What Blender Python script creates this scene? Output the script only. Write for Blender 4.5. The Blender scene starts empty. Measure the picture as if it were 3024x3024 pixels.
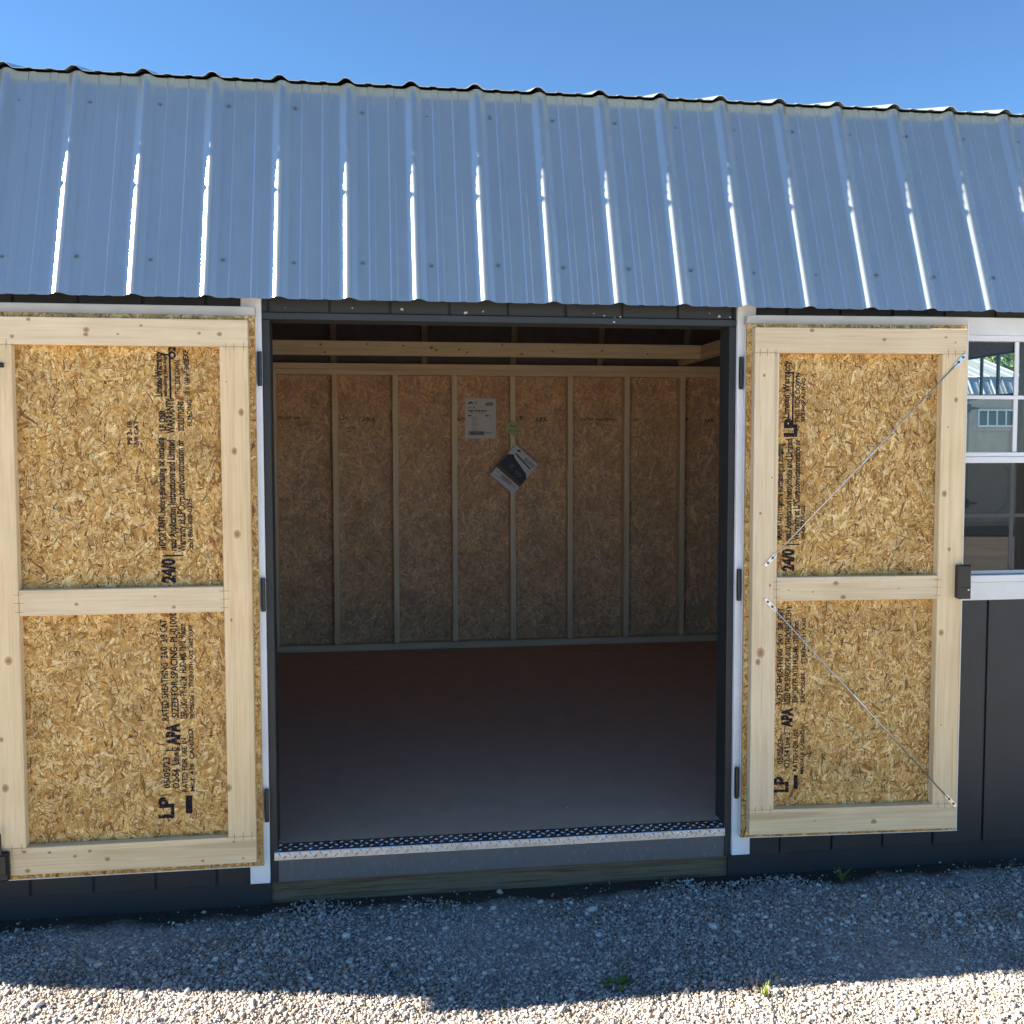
import bpy, math, random
import numpy as np
from mathutils import Matrix, Vector

I = 0.0254                      # all dimensions below are inches
sc = bpy.context.scene
COL = sc.collection

# ------------------------------------------------------------------ camera
CAM = (12.87, -140.92, 54.53)
YAW, PITCH, ROLL = 0.13863, -0.05913, -0.0019
f_ = Vector((math.sin(YAW)*math.cos(PITCH), math.cos(YAW)*math.cos(PITCH), math.sin(PITCH)))
r0 = Vector((math.cos(YAW), -math.sin(YAW), 0)); u0 = r0.cross(f_)
r_ = math.cos(ROLL)*r0 + math.sin(ROLL)*u0
u_ = -math.sin(ROLL)*r0 + math.cos(ROLL)*u0
cam = bpy.data.cameras.new('camera'); cam.sensor_width = 36; cam.lens = 36*3041.6/3024
cam.clip_start = 0.05; cam.clip_end = 3000
co = bpy.data.objects.new('camera', cam); COL.objects.link(co)
m = Matrix((r_, u_, -f_)).transposed().to_4x4(); m.translation = Vector(CAM)*I
co.matrix_world = m
sc.camera = co

# ------------------------------------------------------------------ sky, sun, exposure
SUN = Vector((-1.60, 0.325, 1.0)).normalized()
EL = math.asin(SUN.z); AZ = math.atan2(SUN.x, SUN.y)
w = bpy.data.worlds.new('World'); sc.world = w; w.use_nodes = True
nt = w.node_tree
sky = nt.nodes.new('ShaderNodeTexSky'); sky.sky_type = 'NISHITA'; sky.sun_disc = False
sky.sun_elevation = EL; sky.sun_rotation = AZ
sky.altitude = 0; sky.air_density = 0.60; sky.dust_density = 0.0; sky.ozone_density = 6.0
wb = nt.nodes.new('ShaderNodeMix'); wb.data_type = 'RGBA'; wb.blend_type = 'MULTIPLY'; wb.inputs['Factor'].default_value = 1
wb.inputs[7].default_value = (.86, 1.0, .94, 1)          # the camera's white balance on the whole sky
nt.links.new(sky.outputs[0], wb.inputs[6]); nt.links.new(wb.outputs[2], nt.nodes['Background'].inputs[0])
nt.nodes['Background'].inputs[1].default_value = 0.05
sl = bpy.data.lights.new('sun', 'SUN'); sl.energy = 5.0; sl.angle = math.radians(0.53); sl.color = (1.0, 0.88, 0.72)
so = bpy.data.objects.new('sun', sl); COL.objects.link(so)
so.rotation_euler = (-SUN).to_track_quat('-Z', 'Y').to_euler()
vs = sc.view_settings; vs.view_transform = 'Standard'; vs.look = 'None'; vs.exposure = 2.5; vs.gamma = 1.0
vs.use_curve_mapping = False
sc.cycles.max_bounces = 10; sc.cycles.diffuse_bounces = 6; sc.cycles.transparent_max_bounces = 16

rng = np.random.default_rng(11)
random.seed(5)

# ------------------------------------------------------------------ node helpers
def mat(name):
    m = bpy.data.materials.new(name); m.use_nodes = True
    n = m.node_tree; return m, n, n.nodes['Principled BSDF'], n.nodes['Material Output']
def N(n, t, **kw):
    x = n.nodes.new(t)
    for k, v in kw.items():
        if k.startswith('i_'):
            key = k[2:]; key = int(key) if key.isdigit() else key.replace('_', ' ')
            x.inputs[key].default_value = v
        else: setattr(x, k, v)
    return x
def L(n, a, b): n.links.new(a, b)
def ramp(n, src, stops, interp='LINEAR'):
    r = n.nodes.new('ShaderNodeValToRGB'); r.color_ramp.interpolation = interp
    e = r.color_ramp.elements
    while len(e) < len(stops): e.new(0.5)
    for q, (p, c) in zip(e, stops):
        q.position = p; q.color = (*c, 1) if len(c) == 3 else c
    L(n, src, r.inputs[0]); return r.outputs[0]
def coords(n, scale, kind='Object'):
    t = N(n, 'ShaderNodeTexCoord'); mp = N(n, 'ShaderNodeMapping'); mp.inputs['Scale'].default_value = scale
    L(n, t.outputs[kind], mp.inputs[0]); return mp.outputs[0]
def noise(n, vec, scale, detail=3, rough=.55, dist=0):
    x = N(n, 'ShaderNodeTexNoise'); x.inputs['Scale'].default_value = scale; x.inputs['Detail'].default_value = detail
    x.inputs['Roughness'].default_value = rough; x.inputs['Distortion'].default_value = dist
    L(n, vec, x.inputs['Vector']); return x.outputs['Fac']
def mix(n, fac, a, b, mode='MIX'):
    x = N(n, 'ShaderNodeMix', data_type='RGBA', blend_type=mode)
    for s, v in ((x.inputs['Factor'], fac), (x.inputs[6], a), (x.inputs[7], b)):
        if hasattr(v, 'is_output'): L(n, v, s)
        else: s.default_value = v if not isinstance(v, tuple) else (*v, 1)
    return x.outputs[2]
def math_(n, op, a, b=None):
    x = N(n, 'ShaderNodeMath', operation=op)
    for s, v in ((x.inputs[0], a), (x.inputs[1], b)):
        if v is None: continue
        if hasattr(v, 'is_output'): L(n, v, s)
        else: s.default_value = v
    return x.outputs[0]
def bump(n, h, strength, dist, bsdf):
    b = N(n, 'ShaderNodeBump'); b.inputs['Strength'].default_value = strength; b.inputs['Distance'].default_value = dist
    L(n, h, b.inputs['Height']); L(n, b.outputs[0], bsdf.inputs['Normal'])

def plain(name, color, rough=.5, metal=0, var=.08, vscale=12, bscale=0, bstr=.1, spec=.5):
    m, n, b, o = mat(name)
    v = coords(n, (1, 1, 1))
    c = ramp(n, noise(n, v, vscale, 4), [(.3, tuple(x*(1-var) for x in color)), (.7, tuple(min(1, x*(1+var)) for x in color))])
    L(n, c, b.inputs['Base Color']); b.inputs['Roughness'].default_value = rough; b.inputs['Metallic'].default_value = metal
    b.inputs['Specular IOR Level'].default_value = spec
    if bscale: bump(n, noise(n, v, bscale, 4), bstr, .002, b)
    return m

def pine(name, axis, base=(.84, .69, .45), knots=(), warm=.0):
    """sawn pine: grain along axis; knots = (x, z, radius) in inches in object space"""
    m, n, b, o = mat(name)
    s = {'x': (1.2, 40, 40), 'z': (40, 40, 1.2), 'y': (40, 1.2, 40)}[axis]
    oi = N(n, 'ShaderNodeObjectInfo')
    t = N(n, 'ShaderNodeTexCoord')
    add = N(n, 'ShaderNodeVectorMath', operation='ADD'); L(n, t.outputs['Object'], add.inputs[0])
    cmb = N(n, 'ShaderNodeCombineXYZ')
    r10 = math_(n, 'MULTIPLY', oi.outputs['Random'], 9.0)
    for k in range(3): L(n, r10, cmb.inputs[k])
    L(n, cmb.outputs[0], add.inputs[1])
    mp = N(n, 'ShaderNodeMapping'); mp.inputs['Scale'].default_value = s; L(n, add.outputs[0], mp.inputs[0])
    g1 = noise(n, mp.outputs[0], 1.0, 5, .6, .6)
    g2 = noise(n, mp.outputs[0], 4.0, 3, .6, .2)
    big = noise(n, add.outputs[0], 4.0, 3)
    c1 = ramp(n, g1, [(.26, tuple(x*.80*k for x, k in zip(base, (1, .95, .86)))), (.5, base), (.75, tuple(min(1, x*1.07) for x in base))])
    c2 = mix(n, .16, c1, ramp(n, g2, [(.35, (.36, .22, .10)), (.55, (.85, .74, .55))]), 'MIX')
    c3 = mix(n, .5, c2, ramp(n, big, [(.35, (.86, .82, .75)), (.65, (1., .99, .97))]), 'MULTIPLY')
    tone = ramp(n, oi.outputs['Random'], [(.0, (.90, .88, .88)), (.5, (1, 1, 1)), (1.0, (.98, .92, .82))])
    col = mix(n, 1, c3, tone, 'MULTIPLY')
    # dark wood-pocket flecks, sparse
    fl = noise(n, mp.outputs[0], .55, 1, .3)
    sp = math_(n, 'MULTIPLY', ramp(n, fl, [(.70, (0, 0, 0)), (.76, (1, 1, 1))]), .35)
    col = mix(n, sp, col, (.33, .19, .08))
    for (kx, kz, kr) in knots:
        sub = N(n, 'ShaderNodeVectorMath', operation='SUBTRACT'); L(n, t.outputs['Object'], sub.inputs[0]); sub.inputs[1].default_value = (kx*I, 0, kz*I)
        scl = N(n, 'ShaderNodeVectorMath', operation='MULTIPLY'); L(n, sub.outputs[0], scl.inputs[0])
        e = (1/(kr*I*1.25), 0, 1/(kr*I)) if axis == 'x' else (1/(kr*I), 0, 1/(kr*I*1.25))
        scl.inputs[1].default_value = e
        ln = N(n, 'ShaderNodeVectorMath', operation='LENGTH'); L(n, scl.outputs[0], ln.inputs[0])
        wob = math_(n, 'ADD', ln.outputs['Value'], math_(n, 'MULTIPLY', math_(n, 'SUBTRACT', g2, .5), .7))
        core = ramp(n, wob, [(.45, (.95, .95, .95)), (.62, (.45, .45, .45)), (.8, (.8, .8, .8)), (1.0, (0, 0, 0))])
        col = mix(n, math_(n, 'MULTIPLY', core, .85), col, (.25, .105, .028))
        halo = ramp(n, ln.outputs['Value'], [(.3, (1, 1, 1)), (1.0, (0, 0, 0))])
    L(n, col, b.inputs['Base Color']); b.inputs['Roughness'].default_value = .55; b.inputs['Specular IOR Level'].default_value = .3
    bump(n, g1, .12, .001, b)
    return m

def tinted(name, rough=.6, grain=0, spec=.3, gain=(1, 1, 1)):
    """colour comes from the 'tint' attribute of each chip or stone"""
    m, n, b, o = mat(name)
    a = N(n, 'ShaderNodeAttribute', attribute_name='tint')
    v = coords(n, (1, 1, 1))
    k = ramp(n, noise(n, v, 6, 5, .65), [(.28, (.74, .70, .66)), (.5, (1, 1, 1)), (.74, (1.16, 1.17, 1.18))])
    c = mix(n, 1, a.outputs['Color'], k, 'MULTIPLY')
    if grain:
        c = mix(n, 1, c, ramp(n, noise(n, v, grain, 3), [(.3, (.8, .79, .77)), (.7, (1.14, 1.14, 1.14))]), 'MULTIPLY')
    L(n, c, b.inputs['Base Color']); b.inputs['Roughness'].default_value = rough; b.inputs['Specular IOR Level'].default_value = spec
    return m

def siding_paint(name, color, rough=.42, axis='z', bs=.35):
    m, n, b, o = mat(name)
    s = {'z': (60, 60, 4), 'x': (4, 60, 60)}[axis]
    v = coords(n, s); g = noise(n, v, 1, 5, .65, 1.2)
    v2 = coords(n, (1, 1, 1))
    c = ramp(n, noise(n, v2, 3.5, 4), [(.3, tuple(x*.86 for x in color)), (.7, tuple(min(.95, x*1.12) for x in color))])
    L(n, c, b.inputs['Base Color']); b.inputs['Roughness'].default_value = rough
    bump(n, g, bs, .0012, b)
    return m

M = {}
M['osb_base'] = plain('osb_core', (.50, .31, .115), .7, var=.2, vscale=60, bscale=90, bstr=.4, spec=.2)
M['wall_base'] = plain('aged_osb_core', (.55, .365, .265), .7, var=.2, vscale=50, bscale=90, bstr=.4, spec=.2)
M['osb'] = tinted('osb_strand_wood', .6, grain=160)
M['dark'] = siding_paint('charcoal_siding_paint', (.021, .0245, .0265), .5, 'z', .8)
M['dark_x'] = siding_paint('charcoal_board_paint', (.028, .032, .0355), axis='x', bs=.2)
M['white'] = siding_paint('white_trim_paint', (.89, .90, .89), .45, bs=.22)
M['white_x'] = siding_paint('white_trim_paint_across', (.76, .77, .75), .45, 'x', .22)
M['vinyl'] = plain('white_vinyl', (.80, .81, .81), .35, var=.02)
M['vinyl_grey'] = plain('grey_screen_frame', (.42, .45, .47), .4, var=.03)
M['black'] = plain('black_hardware', (.012, .012, .013), .32, var=.2, vscale=40)
M['zinc'] = plain('zinc_rod', (.62, .63, .64), .32, 1, var=.1, vscale=60)
M['staple'] = plain('staple_wire', (.20, .16, .12), .5, .6, var=.2)
M['pine_x'] = pine('pine_along', 'x'); M['pine_z'] = pine('pine_upright', 'z'); M['pine_y'] = pine('pine_depth', 'y')
M['stud'] = pine('stud_pine', 'z', base=(.93, .76, .55))
M['plate'] = pine('plate_pine', 'x', base=(.93, .76, .55))
M['floor'] = plain('painted_floor', (.68, .425, .295), .8, var=.06, vscale=9, bscale=220, bstr=.06, spec=.12)
M['rafter'] = pine('dark_rafter_pine', 'z', base=(.19, .14, .10))  # rafter pine much darker than the stud pine
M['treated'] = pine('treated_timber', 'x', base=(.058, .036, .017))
M['paper'] = plain('printed_paper', (.72, .71, .74), .6, var=.02)
M['print_black'] = plain('print_black', (.02, .02, .022), .6, var=.05)
M['print_grey'] = plain('print_grey', (.30, .30, .32), .6, var=.05)
M['print_navy'] = plain('print_navy', (.018, .028, .06), .5, var=.3, vscale=60)
M['print_earth'] = plain('print_earth', (.10, .065, .04), .5, var=.3, vscale=60)
M['print_brown'] = plain('print_brown', (.11, .045, .035), .6, var=.05)
M['lime'] = plain('pale_green_card', (.47, .50, .22), .25, var=.08)
M['print_green'] = plain('print_green', (.06, .12, .03), .6, var=.05)
M['stone'] = tinted('gravel_stone', .75, grain=400, spec=.35)

def make_roof():
    m, n, b, o = mat('grey_painted_steel')
    v = coords(n, (1, 1, 1))
    c = ramp(n, noise(n, v, 2.0, 3), [(.3, (.49, .565, .58)), (.7, (.53, .60, .615))])
    c = mix(n, .5, c, ramp(n, noise(n, coords(n, (25, 25, 1.5)), 1, 4), [(.3, (.93, .93, .93)), (.7, (1.03, 1.03, 1.03))]), 'MULTIPLY')
    L(n, c, b.inputs['Base Color']); b.inputs['Metallic'].default_value = .68
    b.inputs['Roughness'].default_value = .26; b.inputs['Specular IOR Level'].default_value = .5
    bump(n, noise(n, v, 1.3, 3), .26, .005, b)
    return m
M['roof'] = make_roof()

def make_tread():
    m, n, b, o = mat('aluminium_tread')
    v = coords(n, (1, 1, 1))
    c = ramp(n, noise(n, v, 30, 3), [(.3, (.58, .60, .62)), (.7, (.74, .76, .78))])
    L(n, c, b.inputs['Base Color']); b.inputs['Metallic'].default_value = 1
    L(n, ramp(n, noise(n, v, 14, 3), [(.3, (.30, .30, .30)), (.7, (.44, .44, .44))]), b.inputs['Roughness'])
    return m
M['tread'] = make_tread()
M['fastener'] = plain('painted_fastener', (.16, .19, .21), .5, .3)

def make_galv():
    """mottled grey coated band under the threshold"""
    m, n, b, o = mat('scuffed_grey_paint')
    v = coords(n, (1, 1, 1))
    sp = ramp(n, noise(n, coords(n, (60, 60, 30)), 1.2, 4, .7), [(.56, (.0, .0, .0)), (.72, (1, 1, 1))])
    c = mix(n, math_(n, 'MULTIPLY', sp, .45), (.12, .125, .13), (.32, .33, .34))
    L(n, c, b.inputs['Base Color']); b.inputs['Roughness'].default_value = .45
    bump(n, noise(n, v, 160, 4), .15, .001, b)
    return m
M['band'] = make_galv()

def make_ink():
    m, n, b, o = mat('worn_black_ink')
    b.inputs['Base Color'].default_value = (.018, .014, .022, 1); b.inputs['Roughness'].default_value = .7
    b.inputs['Specular IOR Level'].default_value = .1
    a = ramp(n, noise(n, coords(n, (1, 1, 1)), 210, 4, .65), [(.34, (.08, .08, .08)), (.45, (.96, .96, .96))])
    L(n, a, b.inputs['Alpha']); return m
M['ink'] = make_ink()
def make_ink2():
    m, n, b, o = mat('faint_ink')
    b.inputs['Base Color'].default_value = (.03, .022, .02, 1); b.inputs['Roughness'].default_value = .7
    a = ramp(n, noise(n, coords(n, (1, 1, 1)), 60, 4, .65), [(.36, (.0, .0, .0)), (.52, (.85, .85, .85))])
    L(n, a, b.inputs['Alpha']); return m
M['ink_faint'] = make_ink2()

def make_glass():
    m, n, b, o = mat('window_glass')
    tr = N(n, 'ShaderNodeBsdfTransparent'); tr.inputs[0].default_value = (.93, .95, .94, 1)
    gl = N(n, 'ShaderNodeBsdfGlossy'); gl.inputs['Roughness'].default_value = .01
    fr = N(n, 'ShaderNodeFresnel'); fr.inputs[0].default_value = 1.3
    mx = N(n, 'ShaderNodeMixShader'); L(n, fr.outputs[0], mx.inputs[0]); L(n, tr.outputs[0], mx.inputs[1]); L(n, gl.outputs[0], mx.inputs[2])
    L(n, mx.outputs[0], o.inputs[0]); return m
M['glass'] = make_glass()
def make_screen():
    m, n, b, o = mat('insect_screen')
    tr = N(n, 'ShaderNodeBsdfTransparent'); df = N(n, 'ShaderNodeBsdfDiffuse'); df.inputs[0].default_value = (.03, .03, .03, 1)
    mx = N(n, 'ShaderNodeMixShader'); mx.inputs[0].default_value = .68
    L(n, tr.outputs[0], mx.inputs[1]); L(n, df.outputs[0], mx.inputs[2]); L(n, mx.outputs[0], o.inputs[0]); return m
M['screen'] = make_screen()

def make_ground():
    m, n, b, o = mat('gravel_ground')
    v = coords(n, (1, 1, 1))
    vor = N(n, 'ShaderNodeTexVoronoi'); vor.inputs['Scale'].default_value = 95; L(n, v, vor.inputs['Vector'])
    rough_ = ramp(n, vor.outputs['Color'], [(.2, (.32, .29, .26)), (.5, (.48, .45, .405)), (.85, (.64, .60, .55))])
    edge = ramp(n, vor.outputs['Distance'], [(.0, (1, 1, 1)), (.8, (.6, .58, .56))])
    stones = mix(n, 1, rough_, edge, 'MULTIPLY')
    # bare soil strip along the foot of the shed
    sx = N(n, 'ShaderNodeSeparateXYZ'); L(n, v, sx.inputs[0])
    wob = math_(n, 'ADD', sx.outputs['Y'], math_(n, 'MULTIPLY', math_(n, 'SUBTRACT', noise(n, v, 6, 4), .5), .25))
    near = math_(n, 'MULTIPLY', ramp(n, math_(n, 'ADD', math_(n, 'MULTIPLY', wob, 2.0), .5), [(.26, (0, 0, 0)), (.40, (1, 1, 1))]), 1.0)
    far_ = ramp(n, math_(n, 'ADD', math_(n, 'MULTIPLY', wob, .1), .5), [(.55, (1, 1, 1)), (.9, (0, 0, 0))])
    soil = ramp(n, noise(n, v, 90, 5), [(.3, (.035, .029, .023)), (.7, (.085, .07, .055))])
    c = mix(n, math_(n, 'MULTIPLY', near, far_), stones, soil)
    L(n, c, b.inputs['Base Color']); b.inputs['Roughness'].default_value = .9; b.inputs['Specular IOR Level'].default_value = .2
    bump(n, vor.outputs['Distance'], .8, .006, b)
    return m
M['ground'] = make_ground()
def make_leaf(name, c1, c2):
    m, n, b, o = mat(name)
    oi = N(n, 'ShaderNodeAttribute', attribute_name='tint')
    c = ramp(n, noise(n, coords(n, (1, 1, 1)), 8, 3), [(.3, c1), (.7, c2)])
    df = N(n, 'ShaderNodeBsdfTranslucent'); L(n, c, df.inputs[0]); L(n, c, b.inputs['Base Color']); b.inputs['Roughness'].default_value = .55
    mx = N(n, 'ShaderNodeMixShader'); mx.inputs[0].default_value = .35
    L(n, b.outputs[0], mx.inputs[1]); L(n, df.outputs[0], mx.inputs[2]); L(n, mx.outputs[0], o.inputs[0]); return m
M['leaf'] = make_leaf('weed_leaf', (.10, .17, .035), (.19, .27, .06))
M['blade'] = make_leaf('grass_blade', (.16, .24, .03), (.33, .38, .06))
M['dry'] = make_leaf('dry_grass', (.20, .15, .09), (.34, .27, .17))
M['tree_leaf'] = make_leaf('tree_leaf', (.05, .12, .02), (.13, .22, .035))
M['earth'] = plain('shaded_earth', (.05, .042, .036), .9, var=.35, vscale=1.2, bscale=25, bstr=.7, spec=.2)  # brown soil with shade darkened into its colour
M['bark'] = plain('bark', (.10, .07, .05), .85, var=.3, vscale=20, bscale=30, bstr=.6)
M['tan'] = siding_paint('tan_siding_paint', (.42, .37, .27), .55)
M['dark_glass'] = plain('dark_glass', (.01, .01, .014), .08, var=.1)
M['felt'] = plain('dark_underlay', (.105, .088, .092), .8, var=.15)
M['drip'] = plain('shaded_drip_cap', (.46, .455, .42), .5, var=.08)  # white cap greyed: the eave's shade is put into its colour
M['chip'] = plain('bare_wood_chip', (.55, .50, .42), .7)

# ------------------------------------------------------------------ mesh builder
class MB:
    def __init__(s): s.v = []; s.f = []
    def add(s, vs, fs):
        b = len(s.v); s.v += [tuple(map(float, q)) for q in vs]; s.f += [tuple(b+i for i in q) for q in fs]; return s
    def box(s, x0, x1, y0, y1, z0, z1, c=0.0):
        if c <= 0:
            V = [(x, y, z) for x in (x0, x1) for y in (y0, y1) for z in (z0, z1)]
            return s.add(V, [(0,1,3,2),(4,6,7,5),(0,4,5,1),(2,3,7,6),(0,2,6,4),(1,5,7,3)])
        c = min(c, abs(x1-x0)*.4, abs(y1-y0)*.4, abs(z1-z0)*.4)
        X, Y, Z = (x0, x1), (y0, y1), (z0, z1); V = []; idx = {}
        for i in (0, 1):
            for j in (0, 1):
                for k in (0, 1):
                    sx = 1-2*i; sy = 1-2*j; sz = 1-2*k
                    for a, p in enumerate(((X[i], Y[j]+sy*c, Z[k]+sz*c), (X[i]+sx*c, Y[j], Z[k]+sz*c), (X[i]+sx*c, Y[j]+sy*c, Z[k]))):
                        idx[i, j, k, a] = len(V); V.append(p)
        F = []
        for i in (0, 1):
            q = [idx[i, 0, 0, 0], idx[i, 1, 0, 0], idx[i, 1, 1, 0], idx[i, 0, 1, 0]]; F.append(q if i else q[::-1])
            q = [idx[0, i, 0, 1], idx[1, i, 0, 1], idx[1, i, 1, 1], idx[0, i, 1, 1]]; F.append(q[::-1] if i else q)
            q = [idx[0, 0, i, 2], idx[1, 0, i, 2], idx[1, 1, i, 2], idx[0, 1, i, 2]]; F.append(q if i else q[::-1])
        for j in (0, 1):
            for k in (0, 1):
                F.append([idx[0, j, k, 1], idx[1, j, k, 1], idx[1, j, k, 2], idx[0, j, k, 2]])
                F.append([idx[j, 0, k, 0], idx[j, 1, k, 0], idx[j, 1, k, 2], idx[j, 0, k, 2]])
                F.append([idx[j, k, 0, 0], idx[j, k, 1, 0], idx[j, k, 1, 1], idx[j, k, 0, 1]])
        for i in (0, 1):
            for j in (0, 1):
                for k in (0, 1): F.append([idx[i, j, k, a] for a in range(3)])
        return s.add(V, F)
    def tube(s, p, q, r, n=8, r2=None):
        p = Vector(p); q = Vector(q); d = (q-p).normalized()
        a = d.orthogonal().normalized(); b = d.cross(a); r2 = r if r2 is None else r2; V = []
        for i in range(n):
            t = 2*math.pi*i/n; o = a*math.cos(t)+b*math.sin(t); V.append(p+o*r); V.append(q+o*r2)
        F = [(2*i, 2*((i+1) % n), 2*((i+1) % n)+1, 2*i+1) for i in range(n)]
        F += [tuple(range(0, 2*n, 2))[::-1], tuple(range(1, 2*n, 2))]
        return s.add(V, F)
    def poly(s, pts): return s.add(pts, [tuple(range(len(pts)))])
    def prism_y(s, xz, y0, y1):
        n = len(xz); V = [(x, y0, z) for x, z in xz]+[(x, y1, z) for x, z in xz]
        return s.add(V, [tuple(range(n))[::-1], tuple(range(n, 2*n))]+[(i, (i+1) % n, n+(i+1) % n, n+i) for i in range(n)])
    def prism_x(s, yz, x0, x1):
        n = len(yz); V = [(x0, y, z) for y, z in yz]+[(x1, y, z) for y, z in yz]
        return s.add(V, [tuple(range(n)), tuple(range(n, 2*n))[::-1]]+[(i, n+i, n+(i+1) % n, (i+1) % n) for i in range(n)])
    def mesh(s, name, off=(0, 0, 0)):
        me = bpy.data.meshes.new(name)
        me.from_pydata([((x-off[0])*I, (y-off[1])*I, (z-off[2])*I) for x, y, z in s.v], [], s.f); me.update()
        import bmesh
        b = bmesh.new(); b.from_mesh(me); bmesh.ops.recalc_face_normals(b, faces=b.faces); b.to_mesh(me); b.free()
        return me
    def build(s, name, m, parent=None, off=(0, 0, 0), smooth=False):
        me = s.mesh(name, off); me.materials.append(m if not isinstance(m, str) else M[m])
        if smooth: me.polygons.foreach_set('use_smooth', [True]*len(me.polygons))
        return link(name, me, parent)
def link(name, me, parent=None, loc=(0, 0, 0)):
    o = bpy.data.objects.new(name, me); COL.objects.link(o); o.location = Vector(loc)*I
    if parent: o.parent = parent
    return o
def tag(o, label=None, cat=None, group=None, kind=None):
    for k, v in (('label', label), ('category', cat), ('group', group), ('kind', kind)):
        if v: o[k] = v
    return o
def empty(name, loc=(0, 0, 0)):
    o = bpy.data.objects.new(name, None); COL.objects.link(o); o.location = Vector(loc)*I; o.empty_display_size = .1; return o
def boxobj(name, b, m, parent, c=.06, off=(0, 0, 0)): return MB().box(*b, c=c).build(name, m, parent, off)

def fast_mesh(name, V, F, m, tint=None, parent=None):
    """V (n,3) inches, F (k,c) equal-sided polygons, tint (k,3)"""
    me = bpy.data.meshes.new(name); k, c = F.shape
    me.vertices.add(len(V)); me.vertices.foreach_set('co', (np.asarray(V, np.float32)*I).ravel())
    me.loops.add(k*c); me.loops.foreach_set('vertex_index', F.astype(np.int32).ravel())
    me.polygons.add(k); me.polygons.foreach_set('loop_start', np.arange(0, k*c, c, dtype=np.int32))
    if tint is not None:
        a = me.attributes.new('tint', 'FLOAT_COLOR', 'FACE')
        a.data.foreach_set('color', np.concatenate([tint, np.ones((k, 1))], 1).astype(np.float32).ravel())
    me.update(); me.validate(); me.materials.append(M[m])
    return link(name, me, parent)

# ------------------------------------------------------------------ chip board
PAL = np.array([(.72, .49, .195), (.63, .39, .125), (.80, .60, .285), (.59, .325, .075), (.44, .235, .06), (.27, .125, .032), (.11, .05, .016), (.33, .115, .035)])
def strands(name, x0, x1, z0, z1, y, parent, seed, dens=1.0, off=(0, 0, 0), size=1.0, aged=0.0):
    g = np.random.default_rng(seed); area = (x1-x0)*(z1-z0)
    Vs, Fs, Ts = [], [], []; base = 0
    #        per sq in, length, width, depth range, palette weights
    spec = [(1.1, (1.6, 3.8), (.35, .95), (.0, .012), (.24, .28, .18, .14, .13, .03, 0, 0)),
            (2.6, (.7, 2.0), (.12, .38), (.012, .026), (.26, .26, .20, .12, .10, .05, .005, .005)),
            (2.4, (.35, 1.1), (.07, .2), (.022, .034), (.30, .20, .26, .10, .09, .05, .01, 0)),
            (.16, (1.4, 3.4), (.25, .6), (.030, .038), (.22, .2, .2, .16, .16, .05, 0, .01)),
            (4.0, (.22, .95), (.03, .10), (.03, .042), (.02, .02, .03, .08, .22, .38, .23, .02)),
            (1.2, (.4, 1.6), (.05, .15), (.038, .046), (.0, .0, .03, .08, .24, .38, .22, .05)),
            (.05, (.8, 2.2), (.12, .26), (.04, .048), (0, 0, .1, .1, .2, .3, .1, .2))]
    for d, ln, wd, dp, pw in spec:
        k = int(area*d*dens)
        ln_ = g.uniform(*ln, k)*size; wd_ = g.uniform(*wd, k)*size
        cx = g.uniform(x0, x1, k); cz = g.uniform(z0, z1, k)
        th = np.where(g.random(k) < .35, g.normal(math.pi/2, .5, k), g.uniform(0, math.pi, k))
        ux = np.array([-.5, -.3, .28, .5, .3, -.27]); uz = np.array([.1, .5, .46, -.1, -.5, -.44])
        a = (ux[None]+g.normal(0, .07, (k, 6)))*ln_[:, None]; b = (uz[None]+g.normal(0, .14, (k, 6)))*wd_[:, None]
        bend = g.normal(0, .12, k)[:, None]*(a**2)/np.maximum(ln_[:, None], .1)
        b = b+bend
        c, s = np.cos(th)[:, None], np.sin(th)[:, None]
        X = np.clip(cx[:, None]+a*c-b*s, x0, x1); Z = np.clip(cz[:, None]+a*s+b*c, z0, z1)
        dep = g.uniform(*dp, k)[:, None]+(a/ln_[:, None])*g.normal(0, .007, k)[:, None]+(b/wd_[:, None])*g.normal(0, .006, k)[:, None]
        Y = y-np.maximum(dep, .0008)
        Vs.append(np.stack([X, Y, Z], -1).reshape(-1, 3)-np.array(off))
        F = base+np.arange(k*6).reshape(k, 6); base += k*6; Fs.append(F[:, ::-1])
        pw = np.array(pw); t = PAL[g.choice(8, k, p=pw/pw.sum())]*g.uniform(.80, 1.14, (k, 1)); Ts.append((t*(1-aged)+aged*np.array((.80, .53, .42)))*(1.14 if aged else 1.0))
    o = fast_mesh(name, np.concatenate(Vs), np.concatenate(Fs), 'osb', np.concatenate(Ts), parent)
    o['kind'] = 'stuff'; return o

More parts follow.
